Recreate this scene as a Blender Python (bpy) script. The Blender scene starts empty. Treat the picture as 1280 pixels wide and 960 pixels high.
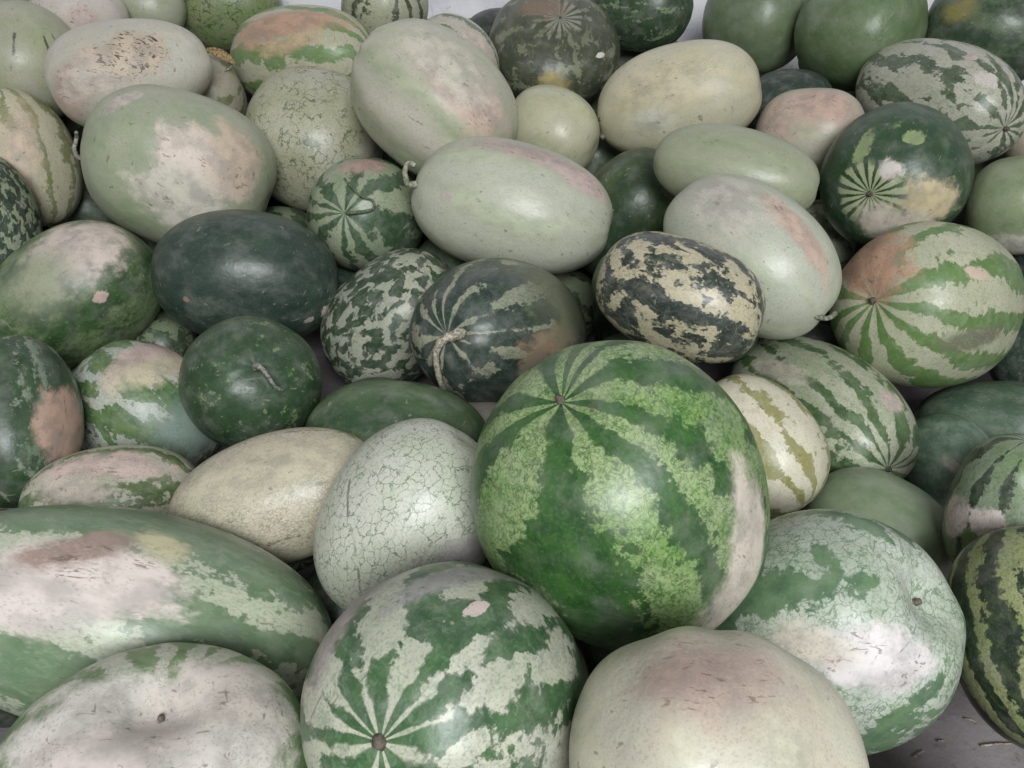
import bpy, math, random
import numpy as np
from mathutils import Matrix, Vector

sc = bpy.context.scene
COL = sc.collection
# ------------------------------------------------------------------ camera, light, exposure
F = 1000.0; PITCH = math.radians(35); HC = 0.94
cam_d = bpy.data.cameras.new('camera'); cam_o = bpy.data.objects.new('camera', cam_d); COL.objects.link(cam_o)
cam_o.location = (0, 0, HC); cam_o.rotation_euler = (math.pi/2 - PITCH, 0, 0)
cam_d.sensor_fit = 'HORIZONTAL'; cam_d.angle = 2*math.atan(640/F); cam_d.clip_start = .02; cam_d.clip_end = 100
sc.camera = cam_o
world = bpy.data.worlds.new('World'); sc.world = world; world.use_nodes = True
bgn = world.node_tree.nodes['Background']; bgn.inputs[0].default_value = (.98, .97, 1, 1); bgn.inputs[1].default_value = .25
lamp_d = bpy.data.lights.new('doorway_light', 'AREA'); lamp_d.shape = 'RECTANGLE'; lamp_d.size = 1.7; lamp_d.size_y = 1.1
lamp_d.energy = 156; lamp_d.color = (.95, .98, 1)
lamp_o = bpy.data.objects.new('doorway_light', lamp_d); COL.objects.link(lamp_o)
lamp_o.location = (.45, -2.2, 2.75)
lamp_o.rotation_euler = (Vector((.05, 1.1, .3)) - lamp_o.location).to_track_quat('-Z', 'Y').to_euler()
sc.view_settings.view_transform = 'Standard'; sc.view_settings.look = 'None'
sc.view_settings.exposure = 0.0; sc.view_settings.gamma = 1.0
sc.cycles.max_bounces = 5; sc.cycles.diffuse_bounces = 3; sc.cycles.glossy_bounces = 2; sc.cycles.transmission_bounces = 0

# ------------------------------------------------------------------ photo pixels to places
cp,sp=math.cos(PITCH),math.sin(PITCH)
def vadd(a,b,k=1): return (a[0]+b[0]*k,a[1]+b[1]*k,a[2]+b[2]*k)
def dot(a,b): return a[0]*b[0]+a[1]*b[1]+a[2]*b[2]
def cross(a,b): return (a[1]*b[2]-a[2]*b[1],a[2]*b[0]-a[0]*b[2],a[0]*b[1]-a[1]*b[0])
def mul(a,k): return (a[0]*k,a[1]*k,a[2]*k)
def nrm(a):
    l=math.sqrt(dot(a,a)); return (a[0]/l,a[1]/l,a[2]/l)
CAM=(0,0,HC)
FWD=(0,cp,-sp); UP=(0,sp,cp); RT=(1,0,0)
def ray(px,py):
    x=(px-640)/F; y=(480-py)/F
    return nrm(vadd(vadd(FWD,RT,x),UP,y))
def project(P):
    d=vadd(P,CAM,-1); z=dot(d,FWD); return 640+F*dot(d,RT)/z, 480-F*dot(d,UP)/z
def place(m, d):
    """ellipsoid centre, axis (towards stem), R, L from an outline ellipse and a distance"""
    cx,cy,a,b,ang=m['e']; w=ray(cx,cy); pole=m.get('pole')
    if pole: ang=math.degrees(math.atan2(pole[1]-cy,pole[0]-cx))
    elif m.get('tang') is not None: ang=m['tang']
    t=math.radians(ang); c,s=math.cos(t),math.sin(t)
    for _ in range(4):                                     # aim at the centre of the outline's cone
        e1=nrm(vadd(RT,w,-dot(RT,w))); e2=cross(w,e1)      # e1 right, e2 down
        if dot(e2,UP)>0: e2=mul(e2,-1)
        def loc(px,py):
            r=ray(px,py); k=dot(r,w); return dot(r,e1)/k, dot(r,e2)/k
        ax=loc(cx+c*a,cy+s*a); ax2=loc(cx-c*a,cy-s*a); bx=loc(cx-s*b,cy+c*b); bx2=loc(cx+s*b,cy-c*b)
        mx=(ax[0]+ax2[0]+bx[0]+bx2[0])/4; my=(ax[1]+ax2[1]+bx[1]+bx2[1])/4
        w=nrm(vadd(vadd(w,e1,mx),e2,my))
    va=((ax[0]-ax2[0])/2,(ax[1]-ax2[1])/2); vb=((bx[0]-bx2[0])/2,(bx[1]-bx2[1])/2)
    A=math.hypot(*va); B=math.hypot(*vb)
    rA=d*A/math.sqrt(1+A*A); rB=d*B/math.sqrt(1+B*B)
    dirv=nrm(vadd(mul(e1,va[0]),e2,va[1])); toward=mul(w,-1)
    R=rB
    if pole:
        p=loc(pole[0],pole[1]); p=math.hypot(*p); P=min(d*p/math.sqrt(1+p*p),rA*.985)
        ct=min(math.sqrt(max(rA*rA-P*P,0))/R,.97); st=math.sqrt(1-ct*ct); L=P/st
        if rA>R*1.02 and L>1.7*R:
            L=1.7*R; st=min(.99,math.sqrt((rA*rA-R*R)/(L*L-R*R))); ct=math.sqrt(1-st*st)
        L=min(max(L,m.get('Lmin',.86)*R),1.7*R)
        axis=nrm(vadd(mul(dirv,st),toward,ct))
        if pole[2]=='b': axis=mul(axis,-1)
    else:
        th=math.radians(m.get('tilt',80)); st,ct=math.sin(th),math.cos(th)
        L=math.sqrt(max(rA*rA-(R*ct)**2,(.8*R)**2))/st; L=min(L,2.1*R)
        axis=nrm(vadd(mul(dirv,st),toward,ct))
    C=vadd(CAM,w,d)
    return C,axis,R,L
# One row per watermelon: outline ellipse in photo pixels (cx, cy, semi-axis along ang, semi-axis across, ang),
# optional visible pole (px, py, 's'tem or 'b'lossom), skin, spots, label.
# spots: (px, py, r_along, r_across, angle, colour, softness, scar)
CREAM=(214,200,178); PINK=(205,172,152); WHITE=(222,216,208); ORANGE=(196,140,104); TAN=(196,186,150)
T = []
def W(i, e, label, pole=None, **k):
    k.update(id=i, e=e, label=label, pole=pole); T.append(k)

# ---- front row
W(1,(777,620,194,180,58),'large round vivid green striped watermelon resting on top of the front melons',
  pole=(706,508,'s'), kind='stripe', pale=(106,150,64), pale2=(134,172,96), dark=(32,74,26), dark2=(50,96,34), n=9, w=.47, As=.95, Ab=.34, Aj=.5, vein=.7, vs=12, crack=.5, cs=13, cw=.05, dim=.05,
  spots=[(940,690,95,24,98,CREAM,.25,.25),(915,745,50,26,125,CREAM,.3,.2)])
W(2,(562,880,182,177,0),'dark green watermelon with pale feathered patches radiating from its blossom end and a hairline crack',
  pole=(487,925,'b'), kind='stripe', pale=(182,198,166), pale2=(166,188,150), dark=(48,84,46), dark2=(70,108,60), n=10, w=.56, As=.62, Ab=1.15, Aj=.35, bs=2.6, vein=.15, vs=10,
  spots=[(595,762,16,8,150,(214,190,180),.05,0),(585,715,90,14,-8,(160,158,150),.3,.1),(440,760,20,60,-30,(165,165,152),.35,0)],
  cracks=[[(645,735),(648,790),(640,850),(634,890),(622,915)]])
W(3,(893,968,180,188,90),'smooth cream watermelon with a brown bruised crown and shallow folds down its side',
  kind='pale', pale=(206,200,172), pale2=(192,194,164), dark=(180,190,150), n=8, w=.3, As=.5, Ab=.7, Aj=.1, soft=.5, rib=.02, tilt=65,
  spots=[(900,840,95,50,10,(192,166,146),.5,.8),(860,835,60,26,-10,(178,146,130),.6,.9),(985,950,40,60,0,(190,200,160),.6,0)])
W(4,(1026,788,168,158,-14),'big pale mint watermelon with crackled green veins and a scarred white patch',
  pole=(1164,752,'s'), kind='net', pale=(178,204,176), pale2=(158,190,156), dark=(76,112,76), dark2=(102,136,90), n=6, w=.30, As=1.0, Ab=.75, Aj=.45, nopole=1, crack=.75, cs=9, cw=.05, vein=.4, vs=9, Ac=.3, dim=.16, dimw=.26, rib=.012,
  spots=[(1095,825,80,42,8,(224,214,210),.22,.6),(1010,805,50,22,15,(206,208,178),.5,.2)])
W(5,(192,968,160,208,0),'whitish watermelon with a deep dimple and straw scratches, green showing around its edge',
  pole=(195,905,'b'), kind='stripe', pale=(186,202,170), pale2=(170,194,156), dark=(84,122,60), dark2=(104,140,76), n=12, w=.42, As=.8, Ab=.8, Aj=.4, vein=.3, vs=9, dim=.30,dimw=.27,Lmin=.6,
  spots=[(190,915,185,92,0,(228,220,206),.18,.5),(290,860,80,40,20,(220,206,190),.3,.4),(120,945,110,40,-8,(222,206,194),.3,.4)])
W(6,(160,778,272,146,14),'very long oblong green watermelon with a huge dirty whitish patch and feathered pale stripes',
  kind='stripe', pale=(178,200,158), pale2=(164,190,150), dark=(94,124,84), dark2=(110,138,98), n=7, w=.66, As=.9, Ab=.75, Aj=.5, Ac=.35, vein=.25, vs=9, tilt=86, spin=1.2,
  spots=[(95,722,130,50,4,(224,206,194),.2,.45),(30,752,80,40,20,(214,198,188),.28,.5),(100,682,85,13,-12,(164,134,120),.6,1.0),(205,680,26,16,0,(192,184,136),.6,.1)])
W(7,(510,655,136,110,-55),'egg-shaped pale mint watermelon covered in a fine net of cracks with one dark seam',
  kind='net', pale=(190,208,182), pale2=(176,198,164), dark=(92,118,86), dark2=(104,126,92), n=5, w=.04, As=.5, Ab=.3, Aj=.2, crack=.9, cs=10, cw=.038, cd=.14, tilt=70, egg=.08,
  spots=[(590,690,50,16,-30,(180,170,166),.5,.2)],
  seams=[[(437,600),(433,650),(440,670),(446,705),(455,758)]])
W(8,(345,625,140,82,-15),'tan and pale green watermelon with a fine dry netted skin lying among greener melons',
  kind='net', pale=(196,196,160), pale2=(182,188,146), dark=(118,116,82), dark2=(128,124,90), n=6, w=.1, As=.5, Ab=.5, Aj=.3, crack=.7, cs=17, cw=.06, vein=.6, vs=15, tilt=80,
  spots=[(330,580,110,30,-15,(196,186,150),.6,.15)])
W(9,(140,632,122,76,-6),'pinkish cream watermelon with a row of dark green jagged blotches along its side',
  kind='stripe', pale=(186,196,160), pale2=(176,190,150), dark=(70,98,46), dark2=(96,118,58), n=8, w=.34, As=.9, Ab=.6, Aj=.4, bs=4, tilt=82,
  spots=[(135,580,84,16,-2,(210,180,164),.35,.6),(85,612,46,16,0,(206,190,170),.4,.4)])
W(10,(-2,690,58,54,0),'small dark green watermelon with yellow-green netting, tucked behind the very long oblong one',
  kind='camo', pale=(120,136,60), pale2=(140,150,90), dark=(38,56,30), n=8, w=.55, As=.5, Ab=.6, Aj=.5, vein=.5, vs=7, spots=[(20,646,40,8,5,(190,180,160),.4,.1)])
W(11,(12,527,110,97,85),'dark mottled green watermelon with a pink scarred patch on its side',
  kind='dark', pale=(92,116,88), pale2=(132,150,124), dark=(44,70,44), dark2=(54,84,48), n=8, w=.72, As=.6, Ab=.6, Aj=.5, bs=4, tilt=75,
  spots=[(84,535,46,30,100,(196,154,130),.2,.6)])
W(12,(182,515,102,86,38),'green and white marbled watermelon with a yellowish crown beside the round curled-stem one',
  kind='camo', pale=(176,196,174), pale2=(160,184,160), dark=(62,100,48), dark2=(96,126,60), n=7, w=.5, As=.4, Ab=1.0, Aj=.4, bs=4.5, vein=.3,
  spots=[(195,455,60,18,-12,(206,192,150),.35,.3),(195,437,50,10,-8,(206,176,160),.4,.4),(235,540,40,34,0,(120,146,128),.6,0)])
W(13,(314,481,95,90,10),'round dark green watermelon with a curled dry stem facing out',
  pole=(320,459,'s'), kind='dark', pale=(92,122,66), pale2=(110,140,80), dark=(44,70,42), dark2=(54,82,48), n=9, w=.83, As=.4, Ab=.6, Aj=.65, bs=6, vein=.12, dim=.03,
  stem=dict(p=[(320,459,.0),(321,459,.012),(328,466,.018),(336,477,.016),(343,484,.010),(351,487,.006)], r=[.0062,.0048,.0036,.003,.003,.0026], col=(150,160,140)))
W(14,(494,552,118,80,5),'dark green watermelon with faint bands, wedged behind the pale netted egg',
  kind='dark', pale=(70,98,58), pale2=(82,110,64), dark=(42,68,40), dark2=(48,76,44), n=8, w=.5, As=.8, Ab=.5, Aj=.3, soft=.4, tilt=80)
W(15,(632,416,108,93,3),'blackish green watermelon with dashed pale stripes, an orange patch and a long hanging stem',
  pole=(566,419,'s'), kind='stripe', pale=(132,146,112), pale2=(150,158,126), dark=(36,54,44), dark2=(46,66,52), n=11, w=.74, As=.9, Ab=1.1, Aj=.5, bs=3, dim=.05,
  spots=[(695,425,36,18,-20,(176,140,104),.4,.4),(665,455,24,10,-50,(150,128,100),.5,.2),(712,370,30,34,0,(116,124,92),.6,.1)],
  stem=dict(p=[(577,416,-.002),(573,418,.010),(560,423,.014),(552,434,.014),(551,450,.012),(556,472,.012),(566,495,.012),(576,513,.012)], r=[.0086,.0076,.0062,.0054,.005,.0046,.0042,.0038], col=(204,192,162)))
W(16,(490,402,98,78,-42),'dark watermelon covered in pale grey-green dabs, half behind the one with the long hanging stem',
  kind='camo', pale=(164,182,146), pale2=(150,170,140), dark=(46,66,44), dark2=(58,80,50), n=8, w=.52, As=.12, Ab=1.0, Aj=.2, bs=6, iso=1, Ac=.0, tilt=75)
W(17,(308,346,120,86,4),'large smooth blackish green oval watermelon with two small pink nicks',
  kind='dark', pale=(56,76,62), pale2=(60,82,62), dark=(40,58,48), dark2=(46,66,52), n=8, w=.6, As=.3, Ab=.5, Aj=.4, soft=.5, tilt=85,
  spots=[(410,384,10,6,-20,(206,180,170),.08,0),(383,398,7,3,-30,(206,190,180),.08,0),(234,374,4,4,0,(170,130,110),.3,.3)])
W(18,(97,369,112,90,-35),'watermelon with a broad cream top fading to mossy dark green and a pink chip',
  kind='dark', pale=(128,150,100), pale2=(110,140,80), dark=(58,92,42), dark2=(44,74,40), n=6, w=.6, As=.5, Ab=.6, Aj=.4, soft=.35, tilt=75,
  spots=[(100,305,62,36,-35,(218,196,180),.35,.2),(48,352,40,34,-45,(150,168,126),.8,.05),(126,371,9,8,0,(210,172,160),.06,0)])
W(19,(-18,278,96,70,78),'dark watermelon densely speckled with round pale green dots',
  kind='camo', pale=(136,164,120), pale2=(150,170,130), dark=(44,60,44), dark2=(52,70,48), n=8, w=.52, As=.1, Ab=1.0, Aj=.15, bs=8, iso=1, Ac=.0, tilt=75)
W(20,(28,200,92,68,72),'yellowish cream watermelon with wavy olive stripes next to the dotted dark one',
  kind='stripe', pale=(204,200,162), pale2=(196,188,146), dark=(122,138,80), dark2=(140,146,90), n=9, w=.26, As=1.0, Ab=.55, Aj=.35, tilt=80,
  spots=[(25,190,28,50,20,(214,186,150),.6,.1)])
W(21,(33,78,78,72,70),'pale green watermelon with a few short dark vertical cracks',
  kind='pale', pale=(170,184,150), pale2=(156,172,128), dark=(142,164,106), n=6, w=.4, As=.4, Ab=.6, Aj=.1, soft=.5, tilt=60,
  streak=[[(18,42),(17,65),(14,88)],[(55,45),(61,62),(63,84)],[(66,42),(70,50)],[(8,95),(9,108)]])
W(22,(163,92,104,71,-14),'pear-shaped cream watermelon with a scribbled dark brown scab',
  kind='pale', pale=(206,202,184), pale2=(190,196,166), dark=(180,188,156), n=6, w=.3, As=.4, Ab=.6, Aj=.1, soft=.5, egg=-.14, tilt=85,
  spots=[(90,110,26,40,20,(204,170,150),.5,.7),(130,90,60,26,-20,(212,194,176),.6,.6),(164,66,48,28,-6,(206,182,152),.35,4)])
W(23,(223,208,128,100,22),'big sage green watermelon with a wide rosy cream patch and a thin stem',
  kind='pale', pale=(150,174,132), pale2=(164,182,142), dark=(134,162,114), n=6, w=.4, As=.4, Ab=.6, Aj=.1, soft=.5, tilt=78,
  spots=[(258,205,70,42,28,(224,202,182),.2,.6),(225,252,62,34,25,(214,206,184),.3,.5),(150,130,26,7,-35,(200,200,180),.3,.1),(295,195,30,40,20,(214,186,156),.5,.2)],
  stem=dict(p=[(104,200,-.004),(97,196,.006),(93,186,.010),(96,172,.012),(101,167,.008)], r=[.0045,.004,.0036,.0034,.003], col=(170,176,150)))
W(24,(100,22,66,52,20),'pinkish cream watermelon with a small brown blemish behind the scabbed pear-shaped one',
  kind='pale', pale=(212,198,186), pale2=(204,192,176), dark=(196,188,170), n=6, w=.3, As=.4, Ab=.6, Aj=.1, soft=.5, spots=[(104,22,22,14,10,(206,176,160),.4,1.1)])
W(25,(185,8,52,40,20),'small plain pale green watermelon between the pinkish cream one and the back wall',
  kind='pale', pale=(158,178,136), pale2=(166,184,146), dark=(146,168,122), n=6, w=.4, As=.4, Ab=.6, Aj=.1, soft=.5)
W(26,(-6,10,60,46,0),'plain greyish green watermelon behind the cracked pale green one',
  kind='pale', pale=(150,166,130), pale2=(140,158,118), dark=(120,140,96), n=6, w=.4, As=.4, Ab=.6, Aj=.3, soft=.5)
W(27,(286,4,70,66,-10),'mid green watermelon with small black cracks standing against the wall above the orange-topped striped one',
  kind='net', pale=(132,152,92), pale2=(120,144,80), dark=(54,70,40), n=6, w=.1, As=.4, Ab=.5, Aj=.4, soft=.3, crack=.9, cs=6, cw=.06, cgate=.52)
W(28,(382,74,94,68,-14),'striped watermelon with an orange-pink top and bright green jagged bands',
  pole=(468,72,'s'), kind='stripe', pale=(186,194,156), pale2=(176,188,144), dark=(98,136,66), dark2=(110,146,76), n=9, w=.40, As=1.2, Ab=.25, Aj=.35, dim=.05,
  spots=[(350,28,70,16,-14,(206,156,120),.35,.25),(362,55,40,9,-20,(208,176,124),.45,.2)])
W(29,(394,175,88,92,0),'pale olive watermelon with short dark crackles, below the orange-topped striped one',
  kind='net', pale=(176,188,150), pale2=(160,174,124), dark=(78,94,58), dark2=(92,106,66), n=6, w=.10, As=.6, Ab=.5, Aj=.3, crack=.9, cs=8, cw=.05, cgate=.5, tilt=70,tang=10)
W(30,(460,270,75,73,0),'small dark green watermelon with pale wedge stripes and a curly tendril',
  pole=(432,266,'s'), kind='stripe', pale=(146,168,126), pale2=(130,156,112), dark=(52,80,50), dark2=(62,92,54), n=9, w=.46, As=.8, Ab=.7, Aj=.35, bs=3,
  spots=[(455,208,26,8,0,(190,150,130),.5,.2)],
  stem=dict(p=[(434,266,.0),(440,266,.008),(455,265,.010),(466,261,.010),(464,252,.010),(452,248,.012),(441,238,.012),(432,226,.008)], r=[.004,.0032,.0026,.0022,.002,.0018,.0016,.0014], col=(120,134,96)))
W(31,(543,128,114,88,38),'large pale sage watermelon with a pink bruised flank, above the one with a looped stem',
  kind='pale', pale=(186,194,164), pale2=(172,188,148), dark=(150,174,126), n=9, w=.4, As=.8, Ab=.5, Aj=.2, soft=.45, tilt=78, rib=.014,
  spots=[(585,115,80,30,48,(210,178,156),.4,.5),(560,75,70,26,40,(204,196,172),.5,.1)])
W(32,(638,259,130,83,13),'oblong smooth pale mint watermelon with a looped green stem at its end',
  kind='pale', pale=(180,196,168), pale2=(172,192,158), dark=(158,182,138), n=8, w=.4, As=.5, Ab=.5, Aj=.3, soft=.45, vein=.12, vs=7, tilt=84,
  spots=[(660,188,80,10,14,(196,170,156),.5,.5),(727,222,40,12,38,(206,176,166),.4,.6),(556,246,8,7,0,(210,200,180),.1,.2)],
  stem=dict(p=[(520,230,-.002),(515,232,.008),(508,226,.014),(506,214,.018),(511,204,.016),(519,207,.008)], r=[.006,.0052,.0048,.0046,.0046,.005], col=(176,190,150)))
W(33,(480,12,50,56,0),'pale watermelon with thin black forked stripes standing against the white wall',
  kind='stripe', pale=(176,190,146), pale2=(166,182,136), dark=(60,74,48), n=12, w=.24, As=1.0, Ab=.5, Aj=.35, tilt=50, tang=-75)
W(34,(570,76,60,54,30),'small pale watermelon with one dark mark peeking over the pink bruised sage one',
  kind='stripe', pale=(184,190,164), pale2=(176,184,152), dark=(84,106,66), n=7, w=.16, As=1, Ab=.5, Aj=.3, tilt=75, spots=[(590,60,30,20,40,(206,186,168),.5,.2)])
W(35,(692,60,67,83,5),'brownish dark green watermelon with a pale blossom star and a yellow splash',
  pole=(697,37,'b'), kind='dark', pale=(112,116,84), pale2=(126,132,100), dark=(62,72,52), dark2=(78,82,58), n=10, w=.72, As=.5, Ab=.8, Aj=.5, bs=4, Lmin=.6, star=.75, starr=.34, starcol=(150,158,132),
  spots=[(693,104,16,12,10,(176,156,76),.45,.4),(672,8,26,10,0,(140,110,84),.6,.1),(749,69,5,3,-20,(220,214,206),.05,0)])
W(36,(632,62,58,54,0),'blackish green watermelon mostly hidden behind the brownish one with the blossom star',
  kind='dark', pale=(66,74,56), pale2=(66,74,56), dark=(44,52,42), n=8, w=.7, As=.3, Ab=.6, Aj=.4)
W(37,(800,10,66,56,0),'dark green light-flecked watermelon against the wall beside the brownish one with the blossom star',
  kind='dark', pale=(110,132,84), pale2=(126,146,104), dark=(46,70,44), dark2=(56,82,50), n=9, w=.78, As=.6, Ab=.7, Aj=.6, bs=4, tilt=70)
W(38,(795,82,60,50,0),'dark grey-green watermelon in the gap behind the yellowish cream one',
  kind='dark', pale=(80,92,66), pale2=(80,92,66), dark=(58,70,52), n=8, w=.7, As=.3, Ab=.6, Aj=.4)
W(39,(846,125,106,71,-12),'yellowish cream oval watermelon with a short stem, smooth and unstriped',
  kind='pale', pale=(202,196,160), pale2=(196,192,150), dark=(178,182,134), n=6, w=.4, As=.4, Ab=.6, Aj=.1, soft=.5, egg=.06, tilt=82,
  spots=[(830,105,70,30,-15,(206,194,150),.6,.15),(815,152,24,14,0,(206,204,176),.7,0)],  # second, very soft pale spot is a highlight painted into the rind colour
  stem=dict(p=[(752,148,-.002),(746,154,.006),(748,164,.010),(757,170,.006)], r=[.0055,.005,.005,.0056], col=(140,146,116)))
W(40,(690,166,60,58,20),'small plain pale green watermelon tucked beside the yellowish cream oval',
  kind='pale', pale=(186,194,150), pale2=(176,188,140), dark=(160,176,124), n=6, w=.4, As=.4, Ab=.6, Aj=.1, soft=.5, tilt=70)
W(41,(786,270,88,70,-50),'smooth dark bottle-green watermelon behind the oblong mint one',
  kind='dark', pale=(66,92,42), pale2=(66,88,40), dark=(46,70,36), dark2=(42,64,44), n=8, w=.6, As=.4, Ab=.6, Aj=.2, soft=.5, tilt=75)
W(42,(918,214,106,57,13),'smooth soft green oblong watermelon with no markings, below the yellowish cream oval',
  kind='pale', pale=(142,160,118), pale2=(150,166,128), dark=(130,150,106), n=6, w=.4, As=.4, Ab=.6, Aj=.1, soft=.5, tilt=84)
W(43,(1012,168,70,60,0),'pale watermelon blushed pink on top, beside the dark one with a star',
  kind='pale', pale=(190,192,164), pale2=(180,188,152), dark=(168,180,140), n=6, w=.4, As=.4, Ab=.6, Aj=.1, soft=.5, tilt=70,
  spots=[(1030,128,50,22,15,(206,166,144),.45,.5),(968,145,26,24,-30,(206,174,152),.5,.6)])
W(44,(946,26,70,70,0),'round dull green watermelon against the wall with a pinkish base',
  kind='dark', pale=(110,128,90), pale2=(118,136,102), dark=(92,110,72), n=8, w=.5, As=.3, Ab=.6, Aj=.3, soft=.5, tilt=60, spots=[(990,82,24,12,-25,(180,150,120),.5,.2)])
W(45,(1076,36,82,82,0),'round plain moss green watermelon with a tiny bright glint',
  kind='dark', pale=(100,124,78), pale2=(108,132,86), dark=(82,106,62), n=8, w=.5, As=.3, Ab=.6, Aj=.4, soft=.5, tilt=60,
  streak=[[(1120,-4),(1124,4),(1130,8)]])
W(46,(985,132,58,46,0),'blackish green watermelon in the gap below the round dull green one',
  kind='dark', pale=(62,76,60), pale2=(62,76,60), dark=(44,58,48), n=8, w=.7, As=.3, Ab=.6, Aj=.4)
W(47,(1238,38,84,74,10),'dark green watermelon with a yellow moss-like stain, above the grey camouflage one',
  kind='dark', pale=(84,104,62), pale2=(90,112,80), dark=(48,68,46), dark2=(56,78,56), n=8, w=.6, As=.3, Ab=.8, Aj=.5, soft=.35, bs=3,
  spots=[(1198,12,20,12,-20,(140,130,56),.55,.4)])
W(48,(1170,126,106,80,24),'pale grey-green watermelon with dark camouflage patches and thin stripes meeting at its blossom end',
  pole=(1243,154,'b'), kind='camo', pale=(172,186,154), pale2=(164,180,146), dark=(62,80,54), dark2=(84,104,68), n=12, w=.42, As=.55, Ab=.95, Aj=.4, bs=4.2, dim=.03,
  spots=[(1232,100,14,9,10,(204,194,180),.1,.1),(1212,72,8,4,-20,(204,180,170),.1,0)])
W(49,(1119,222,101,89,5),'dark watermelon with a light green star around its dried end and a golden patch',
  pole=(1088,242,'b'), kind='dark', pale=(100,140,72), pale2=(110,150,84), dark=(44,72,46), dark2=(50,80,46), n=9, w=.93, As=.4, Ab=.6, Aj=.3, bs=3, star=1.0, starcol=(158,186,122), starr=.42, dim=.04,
  spots=[(1162,250,36,28,10,(206,186,136),.25,.35),(1118,284,46,22,10,(214,200,176),.3,.3),(1112,212,12,14,-30,(206,208,190),.4,.1),(1143,173,13,9,-10,(136,166,98),.15,0),(1080,185,8,22,8,(140,170,100),.2,0)])  # small whitish spot above the pole: pale patch with a highlight painted in
W(50,(1272,256,68,64,0),'plain light green watermelon at the side of the dark one with a star',
  kind='pale', pale=(124,146,98), pale2=(138,156,112), dark=(110,132,84), n=6, w=.4, As=.4, Ab=.6, Aj=.2, soft=.5, spots=[(1262,310,30,12,0,(200,196,176),.4,.1)])
W(51,(1304,160,56,60,0),'pinkish tan watermelon squeezed beside the grey camouflage one',
  kind='pale', pale=(200,178,152), pale2=(190,174,146), dark=(180,168,136), n=6, w=.4, As=.4, Ab=.6, Aj=.2, soft=.5)
W(52,(938,317,124,87,40),'pale mint watermelon with a peeling pink strip down one side and a thin stem',
  kind='pale', pale=(176,194,164), pale2=(168,190,158), dark=(154,178,136), n=6, w=.35, As=.4, Ab=.5, Aj=.3, soft=.5, tilt=80, egg=.05,
  spots=[(996,285,76,13,52,(206,170,146),.3,.6),(900,245,50,40,0,(180,188,164),.7,.05)], streak=[[(972,402),(984,403),(994,402)],[(978,339),(982,343)]],
  stem=dict(p=[(1012,392,-.002),(1020,394,.004),(1030,394,.008),(1039,388,.008)], r=[.0045,.004,.0036,.0034], col=(150,160,130)))
W(53,(1022,305,46,58,20),'pale grey-green watermelon squeezed behind the one with a peeling pink strip',
  kind='stripe', pale=(160,180,142), pale2=(150,172,132), dark=(90,112,80), n=8, w=.2, As=1, Ab=.4, Aj=.3, tilt=80)
W(54,(1159,382,122,106,-12),'light green watermelon with wide jagged grass-green stripes and a rusty shoulder',
  pole=(1093,375,'b'), kind='stripe', pale=(178,192,148), pale2=(166,184,136), dark=(88,124,58), dark2=(98,134,66), n=11, w=.42, As=1.3, Ab=.34, Aj=.45, Ac=.4, un=.4, dim=.05,
  spots=[(1085,325,34,44,35,(198,144,108),.35,.55),(1222,342,15,7,10,(206,180,150),.2,.2),(1220,425,40,12,-10,(116,120,90),.5,.3)])
W(55,(849,372,114,77,22),'black-green watermelon with large cream camouflage blotches',
  kind='camo', pale=(186,186,138), pale2=(172,178,126), dark=(40,50,44), dark2=(46,58,46), n=7, w=.50, As=.2, Ab=1.0, Aj=.5, bs=3.6, iso=1, Ac=.1, tilt=80)
W(56,(1020,516,124,87,30),'light green watermelon with broken dark stripes gathering at its blossom end and a cream scar',
  pole=(1098,576,'b'), kind='stripe', pale=(172,192,150), pale2=(156,182,134), dark=(58,88,46), dark2=(84,116,60), n=10, w=.36, As=.8, Ab=.95, Aj=.45, bs=3.2, vein=.3, vs=9,
  spots=[(975,463,34,12,15,(206,198,166),.3,.2),(1112,502,10,16,-20,(206,186,168),.25,.1)])
W(57,(948,556,98,76,52),'cream watermelon with mustard-olive broken stripes, half behind the big bright striped one',
  kind='stripe', pale=(216,206,176), pale2=(206,200,166), dark=(136,136,66), dark2=(152,150,86), n=7, w=.34, As=1.0, Ab=.6, Aj=.4, bs=3, tilt=80)
W(58,(1240,533,104,58,0),'dull dark teal-green watermelon behind the one with white peeled patches',
  kind='dark', pale=(88,112,84), pale2=(96,120,96), dark=(64,88,64), dark2=(70,96,70), n=8, w=.6, As=.4, Ab=.7, Aj=.5, soft=.4, bs=3)
W(59,(1180,582,64,66,0),'blue-green mottled watermelon with a small pale smear, wedged beside the dull teal-green one',
  kind='dark', pale=(104,130,100), pale2=(116,142,116), dark=(74,102,78), dark2=(80,108,80), n=8, w=.6, As=.3, Ab=.7, Aj=.5, soft=.4, bs=4,
  spots=[(1188,580,16,6,40,(170,182,152),.4,.1)])
W(60,(1098,670,106,80,30),'plain greyish sage watermelon showing behind the big pale mint one',
  kind='dark', pale=(122,142,104), pale2=(128,148,114), dark=(104,126,88), n=8, w=.5, As=.5, Ab=.5, Aj=.2, soft=.5, tilt=82)
W(61,(1256,640,100,80,0),'green watermelon with thin blackish stripes and two white peeled patches',
  kind='stripe', pale=(108,136,84), pale2=(128,156,120), dark=(42,58,38), n=12, w=.24, As=1.0, Ab=.45, Aj=.3, tilt=60, tang=-70,
  spots=[(1190,645,16,24,-10,(214,194,186),.1,.05),(1232,652,24,18,10,(214,196,188),.1,.05)])
W(62,(1312,800,150,124,75),'very dark green watermelon with bright yellow-green feathery bands, standing on the bare floor',
  kind='stripe', pale=(136,158,84), pale2=(154,170,104), dark=(30,46,28), dark2=(36,56,30), n=9, w=.58, As=1.0, Ab=.6, Aj=.45, bs=3, vein=.3, vs=8, tilt=75)
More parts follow.
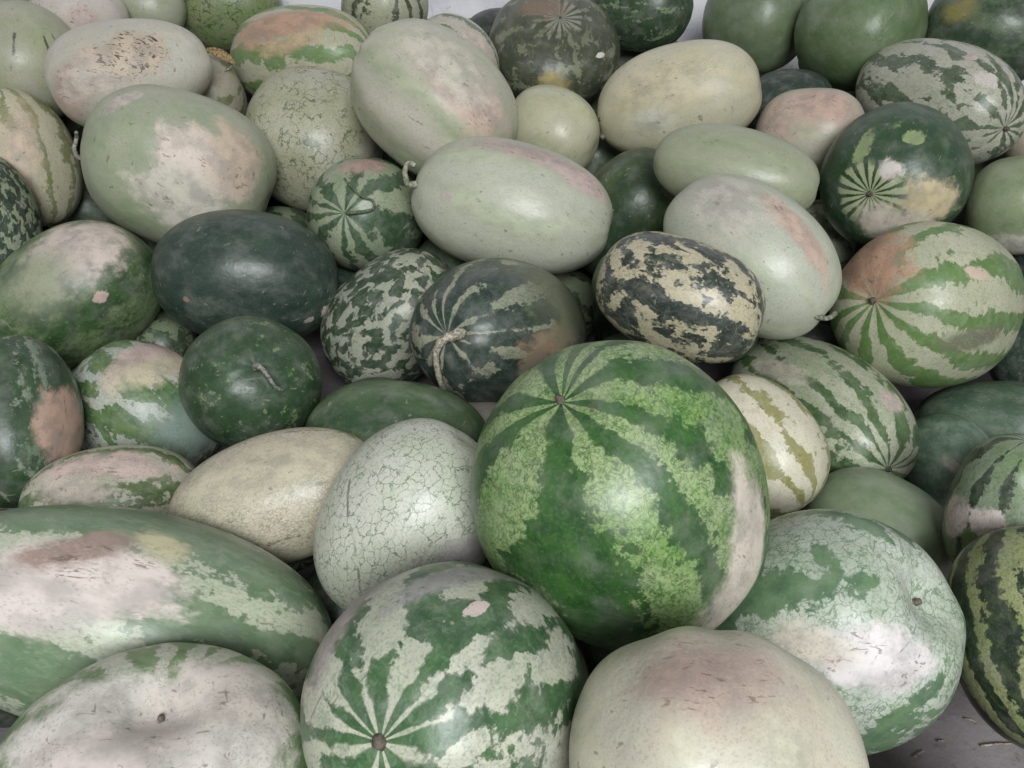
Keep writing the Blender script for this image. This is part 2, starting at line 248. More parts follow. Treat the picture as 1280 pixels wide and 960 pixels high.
W(63,(1004,448,72,50,10),'blackish watermelon in the shadowed gap under the rusty-shouldered striped one',
  kind='dark', pale=(58,70,56), pale2=(58,70,56), dark=(40,50,42), n=8, w=.7, As=.3, Ab=.6, Aj=.4)
W(64,(1292,436,52,62,0),'dark green watermelon beside the rusty-shouldered striped one',
  kind='dark', pale=(62,78,60), pale2=(62,78,60), dark=(42,58,46), n=8, w=.7, As=.3, Ab=.6, Aj=.4)
W(65,(1296,338,40,42,0),'small blackish watermelon under the plain light green one',
  kind='dark', pale=(58,70,58), pale2=(58,70,58), dark=(40,52,44), n=8, w=.7, As=.3, Ab=.6, Aj=.4)
W(66,(262,118,44,52,-20),'brown-tinged pale watermelon showing in the gap beside the scabbed pear-shaped one',
  kind='stripe', pale=(170,166,134), pale2=(176,160,134), dark=(110,116,76), n=7, w=.3, As=.8, Ab=.6, Aj=.3)
W(67,(603,545,50,46,0),'dusty tan watermelon glimpsed in the gap beside the big bright striped one',
  kind='pale', pale=(160,148,132), pale2=(150,142,128), dark=(136,130,114), n=6, w=.4, As=.4, Ab=.6, Aj=.1, soft=.5)
W(68,(104,262,52,42,0),'dark grey-green watermelon glimpsed below the big sage green one',
  kind='dark', pale=(92,106,84), pale2=(92,106,84), dark=(70,84,66), n=8, w=.6, As=.3, Ab=.6, Aj=.4)
W(69,(205,432,44,46,0),'mottled green watermelon glimpsed under the large smooth blackish oval',
  kind='camo', pale=(110,126,86), pale2=(120,134,96), dark=(54,72,44), n=8, w=.5, As=.4, Ab=.8, Aj=.4, bs=4)
DEPTH = {1: 0.8395, 2: 0.7346, 3: 0.6711, 4: 0.9993, 5: 0.7872, 6: 0.9937, 7: 0.9515, 8: 1.0928, 9: 1.2779, 10: 1.3702, 11: 1.3990, 12: 1.4976, 13: 1.3402, 14: 1.2038, 15: 1.4071, 16: 1.5607, 17: 1.6339, 18: 1.7453, 19: 1.9015, 20: 2.0752, 21: 2.2284, 22: 2.0313, 23: 1.8302, 24: 2.3763, 25: 2.4690, 26: 2.4752, 27: 2.5702, 28: 2.2361, 29: 1.9950, 30: 1.7342, 31: 1.7474, 32: 1.5570, 33: 2.3310, 34: 1.9610, 35: 2.0710, 36: 2.2702, 37: 2.2136, 38: 2.3629, 39: 1.8327, 40: 1.8267, 41: 1.7127, 42: 1.4992, 43: 1.8669, 44: 2.3269, 45: 2.1863, 46: 2.0322, 47: 2.2446, 48: 1.9402, 49: 1.7127, 50: 1.7675, 51: 2.0075, 52: 1.3512, 53: 1.8425, 54: 1.5648, 55: 1.1984, 56: 1.4567, 57: 1.1880, 58: 1.6173, 59: 1.4891, 60: 1.2711, 61: 1.1758, 62: 1.0635, 63: 1.6806, 64: 1.7311, 65: 1.8544, 66: 2.1759, 67: 1.3042, 68: 2.1993, 69: 1.7873}
FILL = [(-1.250,1.830,0.150,0.115), (-1.250,1.980,0.330,0.115), (-1.250,2.100,0.120,0.115), (-1.250,2.220,0.330,0.115), (-1.250,2.340,0.120,0.115), (-1.040,1.980,0.120,0.115), (-1.040,2.100,0.330,0.115), (-0.980,2.220,0.120,0.115), (-0.950,1.590,0.120,0.115), (-0.890,1.920,0.300,0.115), (-0.860,2.250,0.330,0.115), (-0.860,2.430,0.120,0.115), (-0.800,1.770,0.120,0.115), (-0.800,2.040,0.120,0.115), (-0.680,2.430,0.300,0.115), (-0.560,2.010,0.120,0.115), (-0.530,1.680,0.120,0.115), (-0.530,2.400,0.120,0.115), (-0.470,0.360,0.120,0.115), (-0.320,2.430,0.210,0.115), (-0.290,1.800,0.120,0.115), (-0.230,2.010,0.210,0.115), (-0.230,2.250,0.330,0.115), (-0.140,2.220,0.120,0.115), (-0.110,1.560,0.120,0.115), (-0.110,2.430,0.420,0.071), (-0.080,1.770,0.210,0.115), (-0.020,0.540,0.120,0.115), (-0.020,1.980,0.120,0.115), (0.010,0.780,0.120,0.115), (0.070,2.160,0.240,0.115), (0.130,0.360,0.150,0.071), (0.130,0.960,0.210,0.092), (0.130,1.740,0.120,0.115), (0.190,1.920,0.270,0.115), (0.220,1.140,0.120,0.115), (0.280,1.380,0.120,0.115), (0.370,1.680,0.120,0.115), (0.370,2.010,0.390,0.092), (0.430,1.890,0.210,0.115), (0.460,1.440,0.270,0.115), (0.460,2.160,0.240,0.115), (0.520,2.430,0.360,0.071), (0.550,2.340,0.120,0.115), (0.610,1.770,0.120,0.115), (0.610,2.010,0.120,0.115), (0.700,2.130,0.300,0.115), (0.700,2.370,0.300,0.092), (0.790,1.440,0.120,0.115), (0.790,1.830,0.270,0.115), (0.790,2.250,0.120,0.115), (0.850,2.010,0.120,0.115), (0.850,2.280,0.420,0.071), (0.880,1.620,0.240,0.115), (0.910,2.400,0.270,0.115), (0.940,2.040,0.330,0.115), (0.970,1.800,0.120,0.115), (1.060,1.530,0.120,0.115), (1.060,1.830,0.330,0.115), (1.060,2.220,0.420,0.071), (1.090,2.430,0.420,0.092), (0.460,0.360,0.150,0.070), (-0.860,1.110,0.120,0.091), (-0.110,0.330,0.120,0.113), (0.280,0.270,0.120,0.106), (0.730,0.840,0.180,0.064), (0.730,2.460,0.120,0.101), (-0.290,2.460,0.420,0.079), (-0.080,2.040,0.360,0.098), (0.220,0.780,0.120,0.095), (-0.680,1.890,0.240,0.090), (-0.740,1.560,0.090,0.090), (-0.620,0.630,0.090,0.090), (-0.230,1.080,0.090,0.090), (0.100,1.500,0.090,0.090), (0.460,1.650,0.300,0.088), (1.120,2.130,0.300,0.088), (-0.350,0.870,0.090,0.087), (-1.130,1.680,0.090,0.086), (0.520,1.530,0.090,0.085), (0.550,2.010,0.360,0.084), (-0.200,0.690,0.090,0.083), (0.340,2.460,0.420,0.082), (1.120,1.650,0.270,0.082), (-0.980,2.460,0.420,0.082), (0.640,2.460,0.450,0.065), (0.250,2.130,0.330,0.081), (-0.260,2.010,0.420,0.065), (-0.440,1.200,0.090,0.081), (-0.560,2.490,0.450,0.064), (0.340,0.990,0.090,0.079), (-0.680,2.100,0.270,0.079), (0.760,1.650,0.090,0.079), (-0.380,1.530,0.090,0.079), (0.040,1.620,0.270,0.077), (-0.200,1.860,0.330,0.077), (0.010,1.890,0.330,0.077), (0.220,1.260,0.270,0.077), (-1.220,1.770,0.330,0.077), (-0.290,0.420,0.090,0.076), (0.580,2.490,0.240,0.076), (-1.010,1.410,0.090,0.076), (-1.040,2.310,0.450,0.060), (0.190,0.480,0.090,0.074), (0.370,1.230,0.210,0.071), (-1.100,1.860,0.300,0.071), (-0.380,1.980,0.090,0.070), (0.160,0.630,0.090,0.069), (0.280,1.740,0.270,0.069), (1.030,1.500,0.300,0.068)]

# ------------------------------------------------------------------ material helpers
def lin(c):
    c = desat(c)
    return tuple(((v/255)/12.92 if v/255 <= .04045 else ((v/255+.055)/1.055)**2.4) for v in c) + (1,)
class G:
    def __init__(s, name):
        s.mat = bpy.data.materials.new(name); s.mat.use_nodes = True
        s.t = s.mat.node_tree; s.bsdf = s.t.nodes['Principled BSDF']
    def put(s, sock, v):
        if isinstance(v, bpy.types.NodeSocket): s.t.links.new(v, sock)
        elif v is not None: sock.default_value = v
    def m(s, op, a, b=None, c=None, clamp=False):
        n = s.t.nodes.new('ShaderNodeMath'); n.operation = op; n.use_clamp = clamp
        s.put(n.inputs[0], a); s.put(n.inputs[1], b)
        if c is not None: s.put(n.inputs[2], c)
        return n.outputs[0]
    def v(s, op, a, b=None):
        n = s.t.nodes.new('ShaderNodeVectorMath'); n.operation = op
        s.put(n.inputs[0], a)
        if op == 'SCALE': s.put(n.inputs['Scale'], b)
        elif b is not None: s.put(n.inputs[1], b)
        return n.outputs['Value'] if op in ('DOT_PRODUCT', 'LENGTH', 'DISTANCE') else n.outputs[0]
    def noise(s, vec, scale, detail=2, rough=.5, dist=0, out='Fac'):
        n = s.t.nodes.new('ShaderNodeTexNoise'); s.put(n.inputs['Vector'], vec)
        n.inputs['Scale'].default_value = scale; n.inputs['Detail'].default_value = detail
        n.inputs['Roughness'].default_value = rough; n.inputs['Distortion'].default_value = dist
        return n.outputs[out]
    def edge(s, vec, scale):
        n = s.t.nodes.new('ShaderNodeTexVoronoi'); n.feature = 'DISTANCE_TO_EDGE'
        s.put(n.inputs['Vector'], vec); n.inputs['Scale'].default_value = scale
        return n.outputs['Distance']
    def ss(s, x, lo, hi, a=0., b=1.):
        n = s.t.nodes.new('ShaderNodeMapRange'); n.interpolation_type = 'SMOOTHSTEP'
        s.put(n.inputs['Value'], x); n.inputs['From Min'].default_value = lo; n.inputs['From Max'].default_value = hi
        n.inputs['To Min'].default_value = a; n.inputs['To Max'].default_value = b
        return n.outputs['Result']
    def mix(s, f, a, b):
        n = s.t.nodes.new('ShaderNodeMix'); n.data_type = 'RGBA'; n.clamp_factor = True
        s.put(n.inputs[0], f); s.put(n.inputs[6], a); s.put(n.inputs[7], b)
        return n.outputs[2]
    def bump(s, h, strength, dist):
        n = s.t.nodes.new('ShaderNodeBump'); n.inputs['Strength'].default_value = strength; n.inputs['Distance'].default_value = dist
        s.put(n.inputs['Height'], h); s.t.links.new(n.outputs[0], s.bsdf.inputs['Normal'])
    def fin(s, col, rough, spec=.5):
        s.put(s.bsdf.inputs['Base Color'], col); s.put(s.bsdf.inputs['Roughness'], rough)
        s.bsdf.inputs['Specular IOR Level'].default_value = spec
        return s.mat
def desat(c):                                  # dusty pale rinds are greyer than they first look
    y = .3*c[0]+.6*c[1]+.1*c[2]
    if c[1] < max(c[0], c[2]): return tuple(v+(y-v)*.30 for v in c)
    k = min(1, max(0, (y-118)/50)); d = .13+.19*k
    c = tuple(v+(y-v)*d for v in c); return (c[0]+6*k, c[1]-4*k, c[2]+2-2*k)
def shade(c, k): return tuple(min(255, v*k) for v in c)

def skin(k, R, L, hit, seed):
    """procedural rind; hit(px, py) -> point on the unit sphere of the rind"""
    g = G('rind_%d' % k['id']); rnd = random.Random(seed)
    tc = g.t.nodes.new('ShaderNodeTexCoord').outputs['Object']
    s = g.v('MULTIPLY', tc, (1/R, 1/R, 1/L))
    off = (rnd.uniform(-20, 20), rnd.uniform(-20, 20), rnd.uniform(-20, 20))
    q = g.v('ADD', s, off)
    sep = g.t.nodes.new('ShaderNodeSeparateXYZ'); g.put(sep.inputs[0], s); sx, sy, sz = sep.outputs
    rho = g.m('SQRT', g.m('ADD', g.m('MULTIPLY', sx, sx), g.m('MULTIPLY', sy, sy)))
    phi = g.m('ARCTAN2', sy, sx)
    kind = k['kind']; n = k.get('n', 8); w = k.get('w', .4); As = k.get('As', 1); Ab = k.get('Ab', .3); Aj = k.get('Aj', .3)
    bs = k.get('bs', 2.4); soft = k.get('soft', .075)
    rg = g.ss(rho, .04, .55)
    qe = q if k.get('iso') else g.v('MULTIPLY', q, (1, 1, .6))
    nb = g.m('MULTIPLY_ADD', g.noise(qe, bs, 3, .5, .5), 2.6, -1.3)
    nj = g.m('MULTIPLY_ADD', g.noise(q, 14, 4, .68), 2.6, -1.3)
    wp = g.m('MULTIPLY_ADD', g.noise(q, 2.2, 2), .9, -.45)
    wp = g.m('MULTIPLY_ADD', nj, .07, wp)
    u = g.m('MULTIPLY_ADD', phi, n/(2*math.pi), g.m('MULTIPLY', wp, rg))
    un = k.get('un', 1)*.16*n/(2*math.pi)                     # stripes are never evenly spaced
    u = g.m('MULTIPLY_ADD', g.m('SINE', g.m('ADD', phi, rnd.uniform(0, 6.28))), un*1.6, u)
    u = g.m('MULTIPLY_ADD', g.m('SINE', g.m('MULTIPLY_ADD', phi, 3, rnd.uniform(0, 6.28))), un, u)
    t = g.m('MULTIPLY', g.m('PINGPONG', u, .5), 2)
    V = g.m('MULTIPLY_ADD', g.m('SUBTRACT', t, .5), As, .5-w)
    bj = g.m('ADD', g.m('MULTIPLY', nb, Ab), g.m('MULTIPLY', nj, Aj))
    Ac = k.get('Ac', .24 if kind in ('stripe', 'camo') else 0)
    if Ac:                                     # comb-like teeth along the stripe edges
        nc = g.m('MULTIPLY_ADD', g.noise(g.v('MULTIPLY', q, (3.2, 3.2, 17)), 1, 2, .6), 2.4*Ac, -1.2*Ac)
        bj = g.m('ADD', bj, nc)
    V = g.m('ADD', V, g.m('MULTIPLY', bj, g.m('MAXIMUM', rg, .12)))
    if k.get('nopole'): V = g.m('ADD', V, g.ss(rho, .12, .62, 1, 0))
    M = g.ss(V, -soft, soft)
    big = g.noise(q, 1.7, 3)
    pale = g.mix(g.ss(big, .35, .65), lin(k['pale']), lin(k['pale2'] if 'pale2' in k else shade(k['pale'], .92)))
    dk2 = k.get('dark2') or shade(k['dark'], 1.12)
    dark = g.mix(g.ss(g.noise(q, 5, 4, .6), .35, .65), lin(k['dark']), lin(dk2))
    if k.get('crack'):
        cq = g.v('ADD', q, g.v('SCALE', g.noise(q, 8, 3, .65, 0, 'Color'), k.get('cd', .2)))
        cw = k.get('cw', .04); d = g.edge(cq, k.get('cs', 8))
        line = g.ss(d, cw*.25, cw*1.5, 1, 0); cg = k.get('cgate', .42)
        line = g.m('MULTIPLY', line, g.ss(g.noise(q, 6, 3), cg-.06, cg+.08, .12, 1))
        M = g.m('MULTIPLY', M, g.m('MULTIPLY_ADD', line, -k['crack'], 1))
    if k.get('vein'):
        vd = g.m('ABSOLUTE', g.m('SUBTRACT', g.noise(q, k.get('vs', 9), 4, .62, .8), .5))
        M = g.m('MULTIPLY', M, g.m('MULTIPLY_ADD', g.ss(vd, .006, .035, 1, 0), -k['vein'], 1))
    if kind in ('stripe', 'camo') and not k.get('simple'):   # lighter marbling inside the dark bands
        midc = lin(tuple(.62*a_+.38*b_ for a_, b_ in zip(k['dark'], k['pale'])))
        mid2 = lin(tuple(.34*a_+.66*b_ for a_, b_ in zip(k['dark'], k['pale'])))
        nm = g.noise(q, 9, 4, .7, .6)
        dark = g.mix(g.m('MULTIPLY', g.ss(nm, .49, .64), .7), dark, midc)
        pale = g.mix(g.m('MULTIPLY', g.ss(nm, .50, .36), .6), pale, mid2)
    col = g.mix(M, dark, pale)
    if kind in ('stripe', 'camo', 'net'):      # darker thin rim where a pale patch meets the dark
        rim = g.m('MULTIPLY', g.ss(g.m('ABSOLUTE', V), .0, .10, 1, 0), .45)
        col = g.mix(rim, col, lin(shade(k['dark'], .9)))
    if kind == 'dark' and not k.get('simple'):  # pin-prick flecks and faint light marbling
        fl = g.m('MULTIPLY', g.ss(g.noise(q, 26, 3, .7), .60, .70), .35)
        col = g.mix(fl, col, lin(shade(k['pale'], 1.15)))
    if k.get('star'):
        e = -1 if k['pole'][2] == 'b' else 1; sr = k.get('starr', .34)
        side = g.ss(g.m('MULTIPLY', sz, e), .2, .4)
        sp_ = g.m('PINGPONG', g.m('MULTIPLY_ADD', phi, 17/(2*math.pi), g.m('MULTIPLY', wp, .6)), .5)
        ray_ = g.ss(g.m('ADD', sp_, g.m('MULTIPLY', nj, .16)), .16, .26)
        reach = g.m('ADD', rho, g.m('MULTIPLY', nb, .26))
        st = g.m('MULTIPLY', g.m('MULTIPLY', side, ray_), g.ss(reach, sr*.8, sr*1.15, 1, 0))
        col = g.mix(g.m('MULTIPLY', st, k['star']), col, lin(k['starcol']))
    # dry streaks and scratches over everything
    dirt = g.m('MULTIPLY', g.ss(g.noise(g.v('MULTIPLY', q, (1, 1, .45)), 21, 4, .7), .62, .74), .22)
    col = g.mix(dirt, col, lin((120, 104, 88)))
    nsp = g.noise(q, 4.2, 4, .6); ngt = g.noise(q, 5.2, 2); spotmask = None; fs = None
    for i, (px, py, ra, rb, ang, c, sf, scar) in enumerate(k.get('spots', [])):
        P0 = hit(px, py); a = math.radians(ang)
        P1 = hit(px+6*math.cos(a), py+6*math.sin(a)); P2 = hit(px-6*math.cos(a), py-6*math.sin(a))
        nn = Vector(P0).normalized(); tt = Vector(P1)-Vector(P2); tt -= nn*tt.dot(nn)
        tt = tt.normalized() if tt.length > 1e-6 else nn.orthogonal().normalized(); bb = nn.cross(tt)
        B_ = k['e'][3]; st1 = (Vector(P1)-Vector(P2)).length/12
        P3 = hit(px-6*math.sin(a), py+6*math.cos(a)); P4 = hit(px+6*math.sin(a), py-6*math.cos(a))
        st2 = (Vector(P3)-Vector(P4)).length/12
        r1 = ra*min(max(st1, .5/B_), 1.7/B_); r2 = rb*min(max(st2, .5/B_), 1.7/B_)
        dv = g.v('SUBTRACT', s, tuple(P0))
        d1 = g.m('DIVIDE', g.v('DOT_PRODUCT', dv, tuple(tt)), r1); d2 = g.m('DIVIDE', g.v('DOT_PRODUCT', dv, tuple(bb)), r2)
        d3 = g.m('DIVIDE', g.v('DOT_PRODUCT', dv, tuple(nn)), max(r1*1.6, r2*1.6, .5))
        dd = g.m('SQRT', g.m('ADD', g.m('ADD', g.m('MULTIPLY', d1, d1), g.m('MULTIPLY', d2, d2)), g.m('MULTIPLY', d3, d3)))
        big_ = min(1, .25+2*sf)
        dd = g.m('ADD', dd, g.m('MULTIPLY', nj, .2 if min(r1, r2) > .22 else (.34 if min(r1, r2) > .12 else .55)))
        dd = g.m('ADD', dd, g.m('MULTIPLY', g.m('SUBTRACT', nsp, .5), (1.5 if min(r1, r2) > .12 else 2.2)*big_))
        mk = g.ss(dd, 1-sf*.9-.03, 1+sf*.9+.03, 1, 0)
        cc = g.mix(g.ss(nsp, .38, .66), lin(c), lin(shade(c, .86)))
        if scar:
            if fs is None:
                a1 = g.v('DOT_PRODUCT', q, tuple(tt)); a2 = g.v('DOT_PRODUCT', q, tuple(bb)); a3 = g.v('DOT_PRODUCT', q, tuple(nn))
                cmb = g.t.nodes.new('ShaderNodeCombineXYZ')
                g.put(cmb.inputs[0], g.m('MULTIPLY', a1, .36)); g.put(cmb.inputs[1], a2); g.put(cmb.inputs[2], a3)
                fs = g.noise(cmb.outputs[0], 16, 4, .66, 1.0)
            th = .595-.032*min(scar, 1.8)
            gt = .54-.10*min(scar, 3)
            fx = g.m('MULTIPLY', g.m('MULTIPLY', g.ss(fs, th, th+.05), g.ss(ngt, gt, gt+.09)), min(.95, .5+.4*scar))
            cc = g.mix(fx, cc, lin((84, 58, 50) if scar > 1 else (122, 90, 78)))
        col = g.mix(mk, col, cc)
        spotmask = mk if spotmask is None else g.m('MAXIMUM', spotmask, mk)
    for lines, wd, c, stg in ((k.get('cracks', []), .006, (206, 200, 180), .6), (k.get('streak', []), .026, (54, 66, 44), .85), (k.get('seams', []), .016, (92, 108, 76), .8)):
        for pts in lines:
            ps = [Vector(hit(*p)) for p in pts]; dmin = None
            for A_, B2 in zip(ps, ps[1:]):
                ab = B2-A_; l2 = ab.length_squared
                pa = g.v('SUBTRACT', s, tuple(A_)); h = g.m('DIVIDE', g.v('DOT_PRODUCT', pa, tuple(ab)), l2, clamp=True)
                vv = g.v('LENGTH', g.v('SUBTRACT', pa, g.v('SCALE', tuple(ab), h)))
                dmin = vv if dmin is None else g.m('MINIMUM', dmin, vv)
            dmin = g.m('ADD', dmin, g.m('MULTIPLY', nj, wd*.9))
            col = g.mix(g.m('MULTIPLY', g.ss(dmin, wd*.5, wd*1.4, 1, 0), stg), col, lin(c))
    if not k.get('simple'):
        # short dry scratches, freckles, thin waxy dust
        sd = g.noise(g.v('MULTIPLY', q, (4, 26, 15)), 1, 2, .5)
        sc_ = g.m('MULTIPLY', g.m('MULTIPLY', g.ss(sd, .655, .70), g.ss(ngt, .47, .56)), .55)
        col = g.mix(sc_, col, lin((98, 88, 68) if kind in ('pale', 'net', 'stripe') else (150, 146, 126)))
        fr = g.noise(q, 46, 2, .6)
        col = g.mix(g.m('MULTIPLY', g.ss(fr, .50, .72), g.m('MULTIPLY_ADD', M, .30, .08)), col, lin(shade(k['dark'], .95) if kind != 'pale' else (128, 132, 100)))
        col = g.mix(g.m('MULTIPLY', g.ss(fr, .50, .28), g.m('MULTIPLY_ADD', M, .10, .05)), col, lin((214, 214, 200) if kind != 'dark' else (140, 156, 120)))
    dust = g.m('MULTIPLY', g.ss(nsp, .42, .72), .2)
    col = g.mix(dust, col, lin((168, 164, 156)))
    g.bump(g.m('MULTIPLY_ADD', g.noise(q, 22, 2, .5), .22, g.m('MULTIPLY', g.noise(q, 6, 2), .9)), .35, .0022*min(1.5, R/.1))
    rough = g.m('MULTIPLY_ADD', nj, .07, .375)
    if spotmask is not None: rough = g.m('MULTIPLY_ADD', spotmask, .16, rough)
    return g.fin(col, rough, .5)

# ------------------------------------------------------------------ mesh helpers
def mesh_obj(name, verts, faces, mat, parent=None, smooth=True):
    me = bpy.data.meshes.new(name); me.from_pydata([tuple(v) for v in verts], [], faces); me.update()
    if smooth: me.polygons.foreach_set('use_smooth', [True]*len(me.polygons))
    me.materials.append(mat)
    o = bpy.data.objects.new(name, me); COL.objects.link(o)
    if parent: o.parent = parent
    return o
def rind_mesh(R, L, rs, nu=112, nv=76, egg=0, dim=.03, dimw=.22, rib=.004, lump=.020, nr=10, end=0):
    th = np.linspace(0, math.pi, nv+1)[1:-1]; ph = np.linspace(0, 2*math.pi, nu, endpoint=False)
    TH, PH = np.meshgrid(th, ph, indexing='ij')
    def shape(TH, PH):
        st, ct = np.sin(TH), np.cos(TH)
        x, y, z = st*np.cos(PH), st*np.sin(PH), ct
        rr = np.random.RandomState(rs); f = np.zeros_like(x)
        for _ in range(9):
            kx = rr.normal(0, 1.5, 3); f += rr.uniform(.5, 1)*np.sin(kx[0]*x*1.4+kx[1]*y*1.4+kx[2]*z*1.4+rr.uniform(0, 6.28))
        for _ in range(10):
            kx = rr.normal(0, 4.2, 3); f += .14*np.sin(kx[0]*x+kx[1]*y+kx[2]*z+rr.uniform(0, 6.28))
        f = .987+lump*f/2.2
        f = f*(1+rib*np.cos(nr*PH+.5*np.sin(3*PH))*st**.7)
        f = f*(1+.042*(2*st*np.abs(ct))**2)      # slightly squarer shoulders
        for _ in range(3):                       # sides flattened while growing
            dv = rr.normal(0, 1, 3); dv /= np.linalg.norm(dv); f = f-rr.uniform(.01, .035)*np.clip((x*dv[0]+y*dv[1]+z*dv[2]-.62)/.38, 0, 1)**1.5
        x, y, z = x*f, y*f, z*f
        x, y = x*(1+egg*ct), y*(1+egg*ct)
        dd = dim*np.exp(-(st/dimw)**2)*(1.0 if end == 0 else np.where(ct*end > 0, 1.0, .4))
        z = z*(1-dd)
        return np.stack([x*R, y*R, z*L], -1)
    V = shape(TH, PH).reshape(-1, 3).tolist(); nr_ = len(th)
    V.append(shape(np.array([1e-4]), np.array([0.]))[0].tolist()); V.append(shape(np.array([math.pi-1e-4]), np.array([0.]))[0].tolist())
    Fs = []
    for i in range(nr_-1):
        for j in range(nu):
            j2 = (j+1) % nu; Fs.append((i*nu+j, (i+1)*nu+j, (i+1)*nu+j2, i*nu+j2))
    N = nr_*nu
    for j in range(nu):
        j2 = (j+1) % nu; Fs.append((N, j, j2)); Fs.append((N+1, (nr_-1)*nu+j2, (nr_-1)*nu+j))
    return V, Fs
def tube(pts, rad, sides=10, sub=5):
    P = [Vector(p) for p in pts]; C_ = []; Rr = []
    for i in range(len(P)-1):
        p0, p1, p2, p3 = P[max(i-1, 0)], P[i], P[i+1], P[min(i+2, len(P)-1)]
        for q in range(sub):
            t = q/sub
            C_.append(.5*((2*p1)+(p2-p0)*t+(2*p0-5*p1+4*p2-p3)*t*t+(3*p1-p0-3*p2+p3)*t**3)); Rr.append(rad[i]*(1-t)+rad[i+1]*t)
    C_.append(P[-1]); Rr.append(rad[-1])
    V, Fs = [], []; up = Vector((.3, .2, .93))
    for i, c in enumerate(C_):
        tg = (C_[min(i+1, len(C_)-1)]-C_[max(i-1, 0)]).normalized(); a = tg.cross(up)
        a = a.normalized() if a.length > 1e-4 else tg.orthogonal().normalized(); b = tg.cross(a); up = a.cross(tg) if a.length else up
        for j in range(sides):
            t = 2*math.pi*j/sides; r = Rr[i]*(1+.14*math.cos(5*t))*(1+.08*math.sin(i*1.7+j)); V.append(c+a*math.cos(t)*r+b*math.sin(t)*r)
    for i in range(len(C_)-1):
        for j in range(sides):
            j2 = (j+1) % sides; Fs.append((i*sides+j, i*sides+j2, (i+1)*sides+j2, (i+1)*sides+j))
    Fs.append(tuple(range(sides-1, -1, -1))); Fs.append(tuple(range((len(C_)-1)*sides, len(C_)*sides)))
    return V, Fs
_sm = {}
def stem_mat(c):
    if c not in _sm:
        g = G('stem_%d' % len(_sm)); tc = g.t.nodes.new('ShaderNodeTexCoord').outputs['Object']
        n = g.noise(tc, 220, 4, .6); col = g.mix(g.ss(n, .35, .65), lin(c), lin(shade(c, .62))); g.bump(n, .5, .002); g.fin(col, .7, .3); _sm[c] = g.mat
    return _sm[c]

# ------------------------------------------------------------------ the setting
def floor_mat():
    g = G('dusty_concrete'); tc = g.t.nodes.new('ShaderNodeTexCoord').outputs['Object']
    a = g.noise(tc, 3, 6, .65); b = g.noise(tc, 60, 5, .7); c = g.noise(tc, 14, 4, .6)
    col = g.mix(g.ss(a, .3, .7), lin((112, 102, 104)), lin((140, 130, 130)))
    col = g.mix(g.m('MULTIPLY', g.ss(b, .55, .72), .5), col, lin((84, 76, 78)))
    col = g.mix(g.m('MULTIPLY', g.ss(c, .58, .7), .4), col, lin((160, 150, 142)))
    g.bump(g.m('ADD', b, g.m('MULTIPLY', c, .6)), .5, .004); return g.fin(col, .85, .3)
def wall_mat():
    g = G('whitewashed_wall'); tc = g.t.nodes.new('ShaderNodeTexCoord').outputs['Object']
    a = g.noise(tc, 2.3, 5, .6, .6); b = g.noise(tc, 38, 5, .7); c = g.noise(g.v('MULTIPLY', tc, (1, 1, .35)), 9, 5, .65, .5)
    col = g.mix(g.ss(a, .40, .58), lin((226, 222, 234)), lin((250, 249, 252)))
    col = g.mix(g.m('MULTIPLY', g.ss(c, .57, .66), .45), col, lin((170, 166, 176)))
    col = g.mix(g.m('MULTIPLY', g.ss(b, .62, .7), .5), col, lin((150, 144, 148)))
    g.bump(g.m('ADD', b, g.m('MULTIPLY', c, 1.2)), .5, .006); return g.fin(col, .8, .3)
def struct(o): o['kind'] = 'structure'; return o
def grid(nx, ny, fn):
    V = [fn(i/nx, j/ny) for j in range(ny+1) for i in range(nx+1)]
    return V, [(j*(nx+1)+i, j*(nx+1)+i+1, (j+1)*(nx+1)+i+1, (j+1)*(nx+1)+i) for j in range(ny) for i in range(nx)]
WALL_Y = 2.575
V_, F_ = grid(60, 60, lambda u, v: (-3+6*u, -3+6.2*v, .0015*math.sin(17*u+3*v)*math.sin(23*v)-.002)); struct(mesh_obj('floor', V_, F_, floor_mat()))
V_, F_ = grid(60, 30, lambda u, v: (-3+6*u, WALL_Y+.05+.004*math.sin(31*u+5*v)*math.sin(19*v), -.1+2.4*v)); F_ = [f[::-1] for f in F_]
wall = struct(mesh_obj('wall', V_, F_, wall_mat()))

